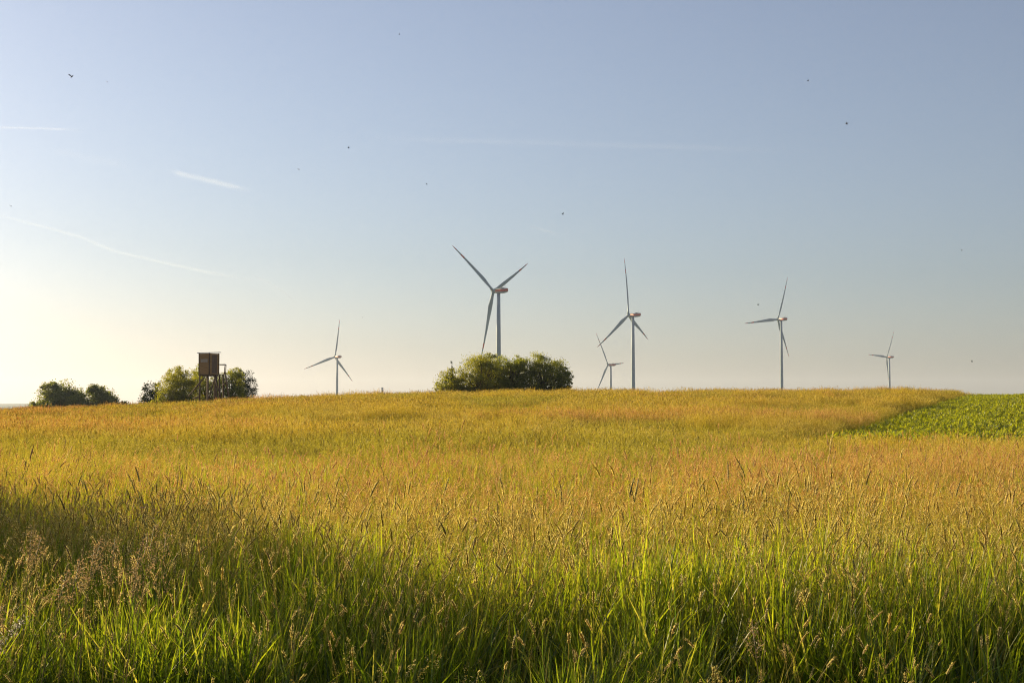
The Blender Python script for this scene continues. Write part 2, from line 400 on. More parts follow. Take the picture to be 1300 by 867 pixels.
def leaf_tuft(n=23, r=.10, wmul=1.0, seg=5):
    g_ = Geo(); b = disc(n, r)
    g_.strips(b, lean_phi(n, .3), U(.0, .22, n), U(.05, 1.7, n) * (rng.random(n) ** .8), U(.42, .84, n), U(.0045, .0115, n) * wmul, seg, 0)
    g_.strips(disc(5, r), U(0, 6.28, 5), U(.1, .8, 5), U(.3, 2.4, 5), U(.3, .8, 5), U(.002, .0045, 5), seg, 0, rnd=U(.95, 1, 5))
    g_.strips(disc(1, r), U(0, 6.28, 1), U(.1, .4, 1), U(.5, 1.4, 1), U(.4, .7, 1), U(.014, .021, 1), seg, 0)
    k = n // 3
    g_.strips(disc(k, r), lean_phi(k, .3), U(.1, .6, k), U(.6, 2.0, k), U(.22, .45, k), U(.005, .009, k) * wmul, seg, 0)
    return g_
def foxtail_tuft(n=4, r=.10):
    g_ = Geo(); b = disc(n, r)
    P = g_.strips(b, lean_phi(n, .65), U(.02, .2, n), U(.05, .55, n), U(.66, 1.0, n), U(.0022, .0034, n), 5, 1, 2.2, 'stem')
    d = P[:, -1] - P[:, -2]; d /= np.linalg.norm(d, axis=1)[:, None]
    Lh = U(.04, .098, n); rh = U(.0022, .0035, n)
    g_.heads(P[:, -1], d, Lh, rh, 2, 5, 6, Lh * 9, U(0, .5, n)); g_.bristles(P[:, -1], d, Lh, rh)
    k = 9; g_.strips(disc(k, r), lean_phi(k, .3), U(.05, .4, k), U(.2, 1.6, k), U(.35, .7, k), U(.004, .008, k), 4, 0)
    return g_
def feather_tuft(n=7, r=.11, nper=46):
    g_ = Geo(); b = disc(n, r)
    P = g_.strips(b, lean_phi(n, .6), U(.02, .2, n), U(.05, .5, n), U(.7, .98, n), U(.0018, .0028, n), 5, 1, 2.2, 'stem')
    g_.panicle(P, U(.10, .18, n), U(.012, .034, n), nper, (.0075, .0032))
    k = 4; g_.strips(disc(k, r), lean_phi(k, .3), U(.05, .4, k), U(.2, 1.6, k), U(.35, .65, k), U(.004, .007, k), 4, 0)
    return g_
def far_tuft(r=.30, n=30, wm=1.0, nper=16):
    g_ = Geo(); b = disc(n, r)
    P = g_.strips(b, lean_phi(n, .6), U(.02, .2, n), U(.05, .55, n), U(.60, 1.0, n), U(.0035, .006, n) * wm, 3, 1, 2.0, 'stem')
    h = int(n * .7)
    g_.panicle(P[:h], U(.10, .22, h), U(.02, .045, h), nper, (.017 * wm, .008 * wm))
    d = P[h:, -1] - P[h:, -2]; d /= np.linalg.norm(d, axis=1)[:, None]
    g_.heads(P[h:, -1], d, U(.06, .12, n - h), U(.0042, .0065, n - h) * wm, 2, 2, 4, U(0, .9, n - h))
    k = n; g_.strips(disc(k, r), lean_phi(k, .4), U(.05, .35, k), U(.2, 1.2, k), U(.35, .70, k), U(.006, .012, k) * wm, 3, 0)
    return g_

def variants(name, fn, k):
    c = bpy.data.collections.new(name)
    for i in range(k):
        o = mesh_obj(name if i == 0 else '%s.%03d' % (name, i), fn().mesh(name), [M_GL, M_GS, M_GH], link=False)
        c.objects.link(o)
    return c
def scatter(name, pts, colln, nvar, rot, scl, attrs, mat):
    """one point cloud object whose points carry tufts"""
    me = bpy.data.meshes.new(name); n = len(pts)
    me.vertices.add(n); me.vertices.foreach_set('co', np.ascontiguousarray(pts, np.float32).ravel())
    def av(nm, typ, val, fld):
        a = me.attributes.new(nm, typ, 'POINT'); a.data.foreach_set(fld, np.ascontiguousarray(val).ravel())
    av('rot', 'FLOAT_VECTOR', rot.astype(np.float32), 'vector'); av('scl', 'FLOAT_VECTOR', scl.astype(np.float32), 'vector')
    av('idx', 'INT', rng.integers(0, nvar, n).astype(np.int32), 'value')
    for k, v in attrs.items(): av(k, 'FLOAT', v.astype(np.float32), 'value')
    o = mesh_obj(name, me, mat)
    ng = bpy.data.node_groups.new(name + '_nodes', 'GeometryNodeTree')
    ng.interface.new_socket('Geometry', in_out='INPUT', socket_type='NodeSocketGeometry')
    ng.interface.new_socket('Geometry', in_out='OUTPUT', socket_type='NodeSocketGeometry')
    a = ng.nodes.new('NodeGroupInput'); b = ng.nodes.new('NodeGroupOutput'); iop = ng.nodes.new('GeometryNodeInstanceOnPoints')
    ci = ng.nodes.new('GeometryNodeCollectionInfo'); ci.inputs['Collection'].default_value = colln
    ci.inputs['Separate Children'].default_value = True; ci.inputs['Reset Children'].default_value = True
    def na(nm, typ):
        x = ng.nodes.new('GeometryNodeInputNamedAttribute'); x.data_type = typ; x.inputs['Name'].default_value = nm; return x.outputs['Attribute']
    iop.inputs['Pick Instance'].default_value = True
    L = ng.links.new
    L(a.outputs[0], iop.inputs['Points']); L(ci.outputs[0], iop.inputs['Instance'])
    L(na('idx', 'INT'), iop.inputs['Instance Index']); L(na('rot', 'FLOAT_VECTOR'), iop.inputs['Rotation']); L(na('scl', 'FLOAT_VECTOR'), iop.inputs['Scale'])
    L(iop.outputs[0], b.inputs[0])
    md = o.modifiers.new('scatter', 'NODES'); md.node_group = ng
    return o

# where the crop stands
CX0, CY0, CSL = 6.3, 36.0, .387
def in_crop(x, y, m_=0.0):
    return (x > CX0 + (y - CY0) * CSL + m_) & (y > CY0 + m_ + .35 * np.sin(x * .7)) 
def wedge(y0, y1, dens):
    """random points in the view wedge between two depths, with a margin on both sides"""
    side0, side1 = .42 * y0 + 1.6, .42 * y1 + 1.6
    n = int(dens * (side0 + side1) * (y1 - y0))
    y = rng.uniform(y0, y1, n); x = rng.uniform(-1, 1, n) * side1
    k = np.abs(x) < .42 * y + 1.6
    return x[k], y[k]
def field(x, y):
    """height factor, tone (0 green .. 1 gold) and red share at a place"""
    big = fbm(x / 9.0, y / 9.0, 21); mid = fbm(x / 2.6, y / 2.6, 33); sm = fbm(x / .8, y / .8, 41)
    tone = smooth(4.8, 12.0, y + (big - .5) * 5) * .68 + .05
    tone = tone + (mid - .5) * .7 * smooth(5, 11, y)
    wave = noise(x / 11.0 + 9, y / 4.2, 55) * .65 + noise(x / 4.0, y / 2.2, 56) * .35
    grn = smooth(.46, .60, wave) * smooth(9, 15, y) * .85
    tone = tone - .5 * grn
    band = np.exp(-((y - 15.5 - 3.0 * (big - .5) - .12 * x) / 2.8) ** 2) * smooth(-6.5, -2.5, x + 2 * (mid - .5))
    red = np.maximum(smooth(.52, .74, noise(x / 15.0 + 3, y / 6.0, 77) * .7 + mid * .3) * .85 * smooth(8, 12, y), band * 1.0) + (sm - .5) * .2
    tone = np.maximum(tone, band * .7)
    h = 1 + (mid - .5) * .50 + (sm - .5) * .44 - .20 * smooth(.46, .66, wave)
    h = h * (1 - .24 * smooth(24, 31, y) * smooth(3.2, 5.5, x) * (1 - smooth(36, 40, y)))
    h = h * (1 - .24 * np.exp(-np.maximum(CX0 + (y - CY0) * CSL - x, 0) / 1.2) * smooth(34, 37, y))
    h = h * (.60 + .40 * smooth(3.6, 7.2, y + .6 * (mid - .5) + .5 * np.clip(-x - 1, 0, 1) * -1))
    dip = np.exp(-(((x - .75) / .9) ** 2 + ((y - 9.4) / .75) ** 2) * 1.2)
    h = h * (1 - .50 * dip); tone = tone - .7 * dip
    hol = smooth(.60, .70, noise(x / 5.5 + 40, y / 3.6, 83)) * smooth(11, 16, y)
    h = h * (1 - .42 * hol); grn = np.maximum(grn, .8 * hol)
    grn = np.clip(grn * (1 - .8 * band), 0, 1)
    return np.clip(h, .35, 1.3), np.clip(tone, 0, 1), np.clip(red, 0, 1), grn
def lay(name, coll, nvar, zones, mat, label, hmul=1.0, keep=None, xyb=1.0):
    X = []; Y = []
    for y0, y1, dens in zones:
        x, y = wedge(y0, y1, dens); X.append(x); Y.append(y)
    x = np.concatenate(X); y = np.concatenate(Y)
    k = ~in_crop(x, y)
    if keep is not None: k &= keep(x, y)
    x, y = x[k], y[k]
    h, tone, red, grn = field(x, y)
    n = len(x)
    rot = np.stack([rng.normal(0, .07, n), rng.normal(.02, .07, n), rng.normal(0, 1.2, n)], -1)
    sc_ = h * hmul * rng.uniform(.85, 1.12, n)
    scl = np.stack([np.full(n, xyb) * rng.uniform(.85, 1.15, n)] * 2 + [sc_], -1)
    o = scatter(name, np.stack([x, y, ground(x, y) - .01], -1), coll, nvar, rot, scl, {'tone': np.clip(tone + rng.normal(0, .10, n), 0, 1), 'red': np.clip(red + rng.normal(0, .15, n), 0, 1), 'grn': np.clip(grn + rng.normal(0, .12, n) * (grn > .02), 0, 1)}, mat)
    tag(o, label, 'grass', kind='stuff')
    print(name, n)
    return o
c1 = variants('leaf_tuft', leaf_tuft, 18)
c2 = variants('foxtail_tuft', foxtail_tuft, 18)
c3 = variants('feather_tuft', feather_tuft, 14)
c4 = variants('meadow_tuft', far_tuft, 12)
c5 = variants('wide_meadow_tuft', lambda: far_tuft(.5, 40, 1.7, 12), 10)
GM = [M_GL, M_GS, M_GH]
def lkeep(x, y):
    c_ = smooth(.43, .60, noise(x / .55, y / .55, 71) * .6 + noise(x / .2, y / .2, 72) * .4); lo = .04 + .5 * smooth(5.4, 8.5, y)
    return rng.random(len(x)) < lo + (1 - lo) * c_
lay('green_grass', c1, 18, [(2.6, 7, 170), (7, 10, 110), (10, 16, 60), (16, 30, 26)], GM, 'lush green grass blades along the near edge of the meadow', 1.0, lkeep)
def fkeep(x, y):
    p = (.16 + .84 * smooth(4.8, 7.2, y)) * (.3 + .7 * smooth(.35, .6, fbm(x / 1.2, y / 1.2, 95))); return rng.random(len(x)) < p
lay('foxtail_grass', c2, 18, [(3.2, 5.5, 40), (5.5, 10, 64), (10, 16, 36), (16, 30, 22)], GM, 'foxtail grass stems with slim pale cylindrical seed heads', 1.0, fkeep)
def pkeep(x, y):
    p = (1 - .85 * np.exp(-(((x - .75) / .9) ** 2 + ((y - 9.4) / .75) ** 2) * 1.2)) * (.12 + .88 * smooth(5.5, 9.0, y)) * (.35 + .65 * smooth(.4, .6, fbm(x / 1.5, y / 1.5, 91))); return rng.random(len(x)) < p
lay('feathery_grass', c3, 14, [(3.6, 9, 50), (9, 16, 56), (16, 30, 34)], GM, 'feathery golden meadow grass with loose open seed heads', 1.0, pkeep)
lay('golden_meadow', c4, 12, [(24, 45, 15), (45, 75, 11)], GM, 'golden ripe meadow grass covering the middle of the slope')
lay('crest_meadow', c5, 10, [(70, 105, 5.5), (105, 150, 6.0)], GM, 'golden grass along the top of the slope, seed heads against the sky', 1.0)

# ------------------------------------------------------------------ crop rows
def crop_plant():
    g_ = Geo(); n = 64
    b = disc(n, .12); b[:, 2] = U(.02, .30, n)
    g_.strips(b, U(0, 6.28, n), U(.2, 1.0, n), U(.5, 1.5, n), U(.05, .11, n), U(.018, .034, n), 3, 0)
    return g_
cc = bpy.data.collections.new('crop_plant')
for i in range(8):
    cc.objects.link(mesh_obj('crop_plant' if i == 0 else 'crop_plant.%03d' % i, crop_plant().mesh('crop_plant'), [M_CROP], link=False))
dr = np.array([CSL, 1.0]); dr /= np.linalg.norm(dr); pr_ = np.array([dr[1], -dr[0]])
PX = []; PY = []
for i in range(1, 190):
    if i % 24 == 17: continue                      # tramline
    s_ = np.arange(0, 150, .17); s_ = s_ + rng.normal(0, .03, len(s_))
    o_ = np.array([CX0, CY0]) + pr_ * (.6 * i)
    xx = o_[0] + dr[0] * s_ + rng.normal(0, .03, len(s_)); yy = o_[1] + dr[1] * (s_ + .6 * i * .36 - .0) + rng.normal(0, .03, len(s_))
    k = (xx < .45 * yy + 3) & (yy < 165); PX.append(xx[k]); PY.append(yy[k])
x = np.concatenate(PX); y = np.concatenate(PY); k = in_crop(x, y, .25); x, y = x[k], y[k]; n = len(x)
hs = 1.25 * (.85 + .5 * fbm(x / 3, y / 3, 61)) * rng.uniform(.75, 1.2, n)
o = scatter('crop_rows', np.stack([x, y, ground(x, y)], -1), cc, 8, np.stack([rng.normal(0, .1, n), rng.normal(0, .1, n), rng.uniform(0, 6.28, n)], -1), np.stack([hs, hs, hs], -1), {}, [M_CROP])
tag(o, 'low green leafy crop growing in straight rows on the right', 'crop', kind='stuff'); print('crop', n)

# ------------------------------------------------------------------ trees
def tube_path(bm, pts, rads, n=6):
    rings = []
    for i, p in enumerate(pts):
        d = (pts[min(i + 1, len(pts) - 1)] - pts[max(i - 1, 0)]).normalized()
        u = d.orthogonal().normalized(); v_ = d.cross(u)
        rings.append(ring(p, u, v_, rads[i], None, n))
    add_loft(bm, rings)
def make_tree(name, loc, blobs, nleaf, lsize, mat, label, cat, group=None, trunk_r=.12, base=-.3, conifer=False, droop=.2, sub=26, stems=1):
    """blobs: (x, y, z, rx, ry, rz) ellipsoids in metres above the base; foliage gathers in clumps near their surface, limbs run into each"""
    root = empty(name, loc); tag(root, label, cat, group)
    bm = bmesh.new()
    for s_ in range(stems):
        a = random.uniform(0, 6.28); off = Vector((math.cos(a), math.sin(a) * .5, 0)) * (0 if stems == 1 else random.uniform(.2, .9))
        zt = max(b[2] for b in blobs)
        cxm = sum(b[0] for b in blobs) / len(blobs)
        pts = [Vector((off.x + cxm * q * .6 + random.uniform(-.06, .06) * zt * q, off.y, base + (zt - base) * q)) for q in (0, .2, .4, .6, .8, 1)]
        tube_path(bm, pts, [trunk_r * (1 - .85 * q) for q in (0, .2, .4, .6, .8, 1)], 7)
    for (bx, by, bz, rx, ry, rz) in blobs:
        for _ in range(4):
            e = Vector((bx + random.uniform(-.7, .7) * rx, by + random.uniform(-.7, .7) * ry, bz + random.uniform(-.4, .7) * rz))
            q = random.uniform(.2, .55); st = Vector((cxm * q * .6, 0, base + (zt - base) * q)); mid = st.lerp(e, .5) + Vector((0, 0, -.1 * (e - st).length))
            tube_path(bm, [st, mid, e], [trunk_r * .4, trunk_r * .25, trunk_r * .08], 5)
    bm_obj('trunk', bm, M_BARK, root, True)
    # crown
    vol = np.array([b[3] * b[4] * b[5] for b in blobs]) ** .67; vol /= vol.sum()
    C = []; RN = []
    for (b, f_) in zip(blobs, vol):
        nc = max(3, int(sub * f_ * len(blobs) / max(1, len(blobs) ** .3)))
        d = rng.standard_normal((nc, 3)); d[:, 2] = d[:, 2] * .9 + .15; d /= np.linalg.norm(d, axis=1)[:, None]
        rr = rng.uniform(.45, 1.02, nc) ** .6
        c = np.array(b[:3]) + d * rr[:, None] * np.array(b[3:])
        per = int(nleaf * f_ / nc)
        cs = rng.uniform(.20, .38, nc) * (b[3] * b[4] * b[5]) ** (1 / 3)
        q = np.clip(rng.standard_normal((nc, per, 3)) * .55, -1.0, 1.0)
        q[:, :, 2] *= .7
        C.append((c[:, None] + q * cs[:, None, None]).reshape(-1, 3))
        RN.append((rng.random(nc)[:, None] * .45 + rng.random((nc, per)) * .55).ravel())
    C = np.concatenate(C); RN = np.concatenate(RN)
    if conifer:
        C[:, 2] = C[:, 2]
    k = C[:, 2] > .05; C = C[k]; RN = RN[k]; B = len(C)
    d = rng.standard_normal((B, 3)); d[:, 2] -= droop; d /= np.linalg.norm(d, axis=1)[:, None]
    u = np.cross(d, rng.standard_normal((B, 3))); u /= np.linalg.norm(u, axis=1)[:, None] + 1e-9
    nrm = np.cross(d, u)
    L = rng.uniform(.7, 1.35, B) * lsize; W_ = L * rng.uniform(.5, .75, B)
    V = np.stack([C, C + d * L[:, None] * .45 + u * W_[:, None] / 2 + nrm * L[:, None] * .08, C + d * L[:, None], C + d * L[:, None] * .45 - u * W_[:, None] / 2 + nrm * L[:, None] * .08], 1)
    me = np_mesh('crown', V.reshape(-1, 3), np.arange(B * 4).reshape(B, 4), {'rnd': np.repeat(RN, 4)}, smooth_=False)
    mesh_obj('crown', me, mat, root)
    return root
def px_tree(name, Y, cx, hw, top, mat, label, cat='tree', group=None, n=5000, ls=.2, seed=0, shape='round', skirt=0.0, stems=1, sub=26, depth=1.0):
    """a tree placed by where its crown stands"""
    random.seed(seed); 
    sc_ = Y / F; X = (cx - 650) * sc_
    gz = float(ground(X, Y)); H = EYE + (HOR - top) * sc_ - gz; r = hw * sc_
    if shape == 'round':
        blobs = ([(0, 0, H * .2, r * .9, r * .7 * depth, H * .22)] if skirt > 0 else []) + [(0, 0, H * .50, r * .80, r * .8 * depth, H * .44)]
        for k in range(6):
            a = k * 1.05 + random.uniform(-.3, .3)
            blobs.append((math.cos(a) * r * .52, math.sin(a) * r * .5 * depth, H * random.uniform(.30, .66), r * random.uniform(.36, .48), r * .45 * depth, H * random.uniform(.22, .30)))
        for k in range(2):
            blobs.append((random.uniform(-.35, .35) * r, random.uniform(-.3, .3) * r, H * random.uniform(.74, .80), r * .34, r * .35, H * .19))
        if skirt > 0:
            for k in range(8):
                blobs.append(((-.84 + k * .24) * r, -r * .35 * depth + random.uniform(-.2, .2), H * random.uniform(.12, .22), r * .3, r * .3, H * .2))
    elif shape == 'cone':
        blobs = []
        for k in range(7):
            q = k / 6; blobs.append((random.uniform(-.1, .1) * r, 0, H * (.12 + .78 * q), r * (1 - .85 * q) * .95 + .05, r * (1 - .85 * q) * .95 + .05, H * .10))
    return make_tree(name, (X, Y, gz), blobs, n, ls, mat, label, cat, group, trunk_r=max(.08, r * .07), stems=stems, sub=sub)

GC = 'trees and bushes of the copse on the crest'
px_tree('leafy_bush', 149, 572, 23, 466, M_LIT, 'low yellow green bush at the left end of the copse on the crest', 'bush', None, 13005, .125, 3, skirt=1, sub=34)
px_tree('broadleaf_tree', 150, 608, 42, 444.5, M_LIT, 'sunlit yellow green tree in the left half of the copse under the big turbine', 'tree', None, 37570, .125, 4, skirt=1, stems=3, sub=60)
px_tree('broadleaf_tree', 153, 629, 30, 449, M_MID, 'green tree half hidden between the sunlit tree and the middle tree of the copse', 'tree', None, 14000, .13, 17, skirt=1, sub=50)
px_tree('broadleaf_tree', 151.5, 650, 38, 446.5, M_MID, 'dense green tree in the middle of the copse, just right of the sunlit one', 'tree', None, 31790, .125, 5, skirt=1, stems=3, sub=52)
px_tree('broadleaf_tree', 151, 692, 35, 446, M_MID, 'darker green tree at the right of the copse with ragged twiggy top', 'tree', None, 31790, .125, 6, skirt=1, stems=4, sub=52)
px_tree('leafy_bush', 150, 716, 13, 464, M_MID, 'small dark green bush at the right end of the copse', 'bush', None, 8670, .125, 8, skirt=1, sub=24)
px_tree('spruce_sapling', 151, 573.5, 6, 457, M_CON, 'thin dark sapling poking above the left end of the copse', 'sapling', None, 1190, .125, 9, shape='cone', sub=20)

px_tree('conifer_tree', 168, 194, 18, 482, M_CON, 'small blue green conifer left of the yellow green tree by the hunting stand', 'tree', None, 8000, .17, 10, skirt=1, sub=60)
px_tree('broadleaf_tree', 166, 230, 33, 461.5, M_LIT, 'bright yellow green tree left of the hunting stand', 'tree', None, 31790, .125, 11, skirt=1, stems=2, sub=52)
px_tree('leafy_bush', 164, 214, 15, 487, M_LIT, 'low yellow green bush between the small conifer and the bright tree by the hunting stand', 'bush', None, 5000, .13, 18, skirt=1, sub=30)
px_tree('broadleaf_tree', 170, 262, 28, 460.5, M_MID, 'green tree directly behind the wooden hunting stand', 'tree', None, 23120, .125, 12, skirt=1, sub=40)
px_tree('broadleaf_tree', 168, 291, 24, 462, M_MID, 'green tree just right of the hunting stand railing', 'tree', None, 20230, .125, 13, skirt=1, sub=40)
px_tree('conifer_tree', 171, 309, 18, 464, M_CON, 'dark blue green conifer at the right end of the trees behind the hunting stand', 'tree', None, 14450, .125, 14, skirt=1, sub=40)

px_tree('field_tree', 300, 76, 36, 481.5, M_DARK, 'larger dark round tree far off at the left', 'tree', None, 37400, .30, 20, sub=90)
px_tree('field_tree', 305, 124, 29, 487.5, M_DARK, 'smaller dark round tree far off at the left, right of the larger one', 'tree', None, 30600, .30, 21, sub=80)
px_tree('field_shrub', 296, 96, 16, 497, M_MID, 'low green shrub in front of the two far round trees', 'shrub', None, 11900, .28, 22, sub=40)
px_tree('field_shrub', 298, 43, 10, 507, M_MID, 'low shrub left of the larger far round tree', 'shrub', None, 6800, .28, 23, sub=30)
px_tree('field_shrub', 298, 157, 13, 505.5, M_DARK, 'low dark shrub right of the smaller far round tree', 'shrub', None, 6800, .28, 24, sub=30)
# the slim trees out of frame on the left whose shadow lies across the near grass
def shade_tree(x, y, H, r, seed, lab):
    random.seed(seed); gz = float(ground(x, y))
    bl = [(0, 0, H - 2.3, r * .9, r * .9, 2.1), (0, 0, H - 3.6, r, r, 1.8)]
    for k in range(7):
        a = k * .9; bl.append((math.cos(a) * r * .6, math.sin(a) * r * .6, H - random.uniform(1.5, 3.4), r * .42, r * .42, .8))
    bl.append((.1, 0, H - .7, r * .42, r * .42, .6))
    make_tree('lime_tree', (x, y, gz), bl, 9000, .15, M_MID, lab, 'tree', None, .15, sub=60)
shade_tree(-23.75, 28.2, 8.25, 1.65, 31, 'round lime tree beside the meadow, left of the view')

# ------------------------------------------------------------------ hunting stand
def hunting_stand():
    Y = 150.0; c = at(265.0, 475.0, Y); X = c.x
    gz = float(ground(X, Y)); fl = c.z                # floor height
    top = EYE + (HOR - 448.2) * Y / F
    root = empty('hunting_stand', (X, Y, gz), R(0))
    tag(root, 'raised wooden hunting stand with box cabin on poles by the left trees', 'hunting stand')
    th = R(-30.5); rot = Matrix.Rotation(-th, 3, 'Z')    # the near corner points at the camera, a little right of the middle
    rot = Matrix.Rotation(R(-30.5), 3, 'Z')
    a = 1.43; f0 = fl - gz; h = top - fl
    ctr = Vector((-.12, .6, 0))
    def W(x, y, z): return rot @ Vector((x, y, 0)) + Vector((ctr.x, ctr.y, z))
    bm = bmesh.new()
    # four board walls with real thickness, boards run sideways
    nb = 11
    for side in range(4):
        rr = rot @ Matrix.Rotation(side * math.pi / 2, 3, 'Z')
        for i in range(nb):
            zz = f0 - .06 + (i + .5) * (h + .02) / nb
            add_box(bm, rr @ Vector((0, -a / 2 + random.uniform(-.006, .006), 0)) + Vector((ctr.x, ctr.y, zz)), (a - .04, .03, (h + .02) / nb - .003), rr)
    cab = bm_obj('cabin', bm, M_BOARD, root)
    for sx_ in (-1, 1):
        for sy_ in (-1, 1):
            bm = bmesh.new(); add_box(bm, W(sx_ * a / 2, sy_ * a / 2, f0 + h / 2), (.10, .10, h - .02), rot)
            bm_obj('corner_post', bm, M_POLE, cab)
    # window shutter in the left face, door and post strip in the right face
    bm = bmesh.new(); add_box(bm, W(.02, -a / 2 - .03, f0 + h * .64), (.86, .03, .34), rot, .006)
    for q in (-.45, .45): add_box(bm, W(q + .02, -a / 2 - .05, f0 + h * .64), (.05, .03, .40), rot)
    bm_obj('shutter', bm, M_SHUT, cab)
    r2 = rot @ Matrix.Rotation(math.pi / 2, 3, 'Z')
    bm = bmesh.new()
    for i in range(5):
        add_box(bm, r2 @ Vector((-.30 + i * .16, -a / 2 - .032, 0)) + Vector((ctr.x, ctr.y, f0 + h * .48)), (.148, .03, h * .86), r2)
    bm_obj('door', bm, M_BOARD2, cab)
    # roof: slab with overhang, tipped a little
    bm = bmesh.new(); rr = rot @ Matrix.Rotation(R(3), 3, 'X')
    add_box(bm, W(0, 0, f0 + h + .06), (a + .34, a + .36, .08), rr, .008); bm_obj('roof', bm, M_ROOF, root)
    bm = bmesh.new(); add_box(bm, W(0, 0, f0 - .05), (a + .16, a + .16, .08), rot)
    for q in (-.5, 0, .5): add_box(bm, W(q, 0, f0 - .15), (.1, a + .3, .1), rot)
    # porch on the right
    pe = Vector((1.35, .75, f0 - .03)); add_box(bm, Vector((1.0, .75, f0 - .04)), (1.0, .9, .06))
    bm_obj('platform', bm, M_POLE, root)
    zb = -.5
    feet = [((-.5, -.72), 0), ((-.72, -.72), 0)]
    S = 150.0 / F
    def px(x_, y_, dy=0.0): q = at(x_, y_, Y); return Vector((q.x - X, dy, q.z - gz))
    legs = [(252.6, .35, 252.6), (259.6, 1.3, 259.6), (263.8, .1, 263.6), (269.8, 1.2, 269.2), (274.2, .2, 274.4), (276.4, .9, 276.8), (281.0, .9, 281.4)]
    for (xa, dy, xb) in legs:
        bm = bmesh.new(); A = px(xa, 475.8, dy); Bq = px(xb, 500, dy); Bq.z = zb
        add_bar(bm, Bq, A, .10, .08, 8); bm_obj('leg', bm, M_POLE, root, True)
    for (p0, p1, dy) in (((258.8, 479.5), (238.5, 503.5), .1), ((272.6, 480), (281.6, 508), .05), ((281.5, 489), (286.4, 484.2), .7), ((284.0, 508), (290.6, 501.5), .5), ((244, 506), (253, 503), .5), ((263, 505), (270, 480), .9)):
        bm = bmesh.new(); add_bar(bm, px(*p0, dy), px(*p1, dy), .08, .065, 7); bm_obj('brace', bm, M_POLE, root, True)
    # railing and ladder
    bm = bmesh.new()
    add_bar(bm, px(275.6, 462.6, .35), px(285.2, 462.6, .35), .045); add_bar(bm, px(284.9, 462.0, .35), px(283.4, 476, .35), .045)
    add_bar(bm, px(276, 462.8, 1.15), px(284.2, 462.8, 1.15), .04); add_bar(bm, px(284.2, 462.4, 1.15), px(283.2, 476, 1.15), .04)
    add_bar(bm, px(285.0, 462.6, .35), px(284.2, 462.8, 1.15), .04)
    bm_obj('railing', bm, M_POLE, root, True)
    bm = bmesh.new()
    for dy in (.45, .95): add_bar(bm, px(284.0, 472, dy), px(289.6, 510, dy), .045)
    for i in range(9):
        q = (i + .5) / 9; add_bar(bm, px(284.0 + 5.6 * q, 472 + 38 * q, .4), px(284.0 + 5.6 * q, 472 + 38 * q, 1.0), .03)
    bm_obj('ladder', bm, M_POLE, root, True)
hunting_stand()

# ------------------------------------------------------------------ wind turbines
BL = 56.0
def blade_rings(s0, s1, n):
    """airfoil rings of a blade standing along +Z, its flow side towards +Y"""
    out = []
    for i in range(n + 1):
        s = s0 + (s1 - s0) * i / n
        chord = float(np.interp(s, [0, .03, .10, .20, .35, .5, .7, .85, .95, 1], [2.3, 2.3, 2.9, 4.0, 3.3, 2.6, 1.75, 1.2, .75, .2]))
        thick = float(np.interp(s, [0, .03, .10, .20, .4, 1], [2.3, 2.3, 2.0, 1.25, .6, .06]))
        tw = R(float(np.interp(s, [0, .1, .3, .6, 1], [24, 22, 11, 4, 0])))
        sh = float(np.interp(s, [0, .1, .2, .5, 1], [0, .15, .55, .3, 0]))
        c = Vector((0, .8 + BL * s * math.sin(R(3.0)) + 2.6 * s * s, 1.2 + BL * s))
        rg = []
        for k in range(14):
            a = 2 * math.pi * k / 14
            x = math.cos(a) * chord / 2 + sh; y = math.sin(a) * thick / 2 * (1 if s < .06 else (.62 + .38 * math.cos(a)) )
            rg.append(c + Vector((x * math.cos(tw) - y * math.sin(tw), x * math.sin(tw) + y * math.cos(tw), 0)))
        out.append(rg)
    return out
def loft_mesh(name, rings):
    bm = bmesh.new(); add_loft(bm, rings); bmesh.ops.recalc_face_normals(bm, faces=bm.faces)
    me = bpy.data.meshes.new(name); bm.to_mesh(me); bm.free()
    for p in me.polygons: p.use_smooth = True
    return me
ME_BLADE = loft_mesh('blade', blade_rings(0, .72, 22)); ME_B2 = loft_mesh('blade_band', blade_rings(.80, .90, 4))
ME_R1 = loft_mesh('red_band', blade_rings(.72, .80, 4)); ME_R2 = loft_mesh('red_band', blade_rings(.90, 1.0, 6))
def box_mesh(fn):
    bm = bmesh.new(); fn(bm); bmesh.ops.recalc_face_normals(bm, faces=bm.faces)
    me = bpy.data.meshes.new('part'); bm.to_mesh(me); bm.free(); return me
def nac_section(y, w_, zb, zt, k=4):
    """rounded box section of the nacelle in the XZ plane at depth y"""
    r = .45; pts = []
    for (sx_, sz, a0) in ((1, 1, 0), (-1, 1, 90), (-1, -1, 180), (1, -1, 270)):
        cx = sx_ * (w_ / 2 - r); cz = (zt - r) if sz > 0 else (zb + r)
        for i in range(k):
            a = R(a0 + 90 * i / (k - 1)); pts.append(Vector((cx + r * math.cos(a), y, cz + r * math.sin(a))))
    return pts
ME_NAC = loft_mesh('nacelle', [nac_section(*q) for q in ((3.0, 2.6, -1.3, 1.5), (2.4, 3.4, -1.8, 1.9), (-5.0, 3.5, -1.8, 2.0), (-7.6, 3.2, -1.2, 2.0), (-8.2, 2.8, -.6, 1.9))])
ME_STRIPE = loft_mesh('red_stripe', [nac_section(*q) for q in ((1.9, 3.56, -.95, 1.35), (-5.0, 3.62, -.95, 1.4), (-7.6, 3.32, -.9, 1.45), (-8.26, 2.92, -.55, 1.45))])
def _mast(bm):
    add_bar(bm, (.6, -6.0, 2.0), (.6, -6.0, 4.0), .07); add_bar(bm, (-.6, -6.0, 2.0), (-.6, -6.0, 3.6), .07)
    add_bar(bm, (.2, -6.0, 3.7), (1.0, -6.0, 3.7), .06); add_box(bm, (0, -4.0, 2.25), (1.6, 1.8, .5), None, .1)
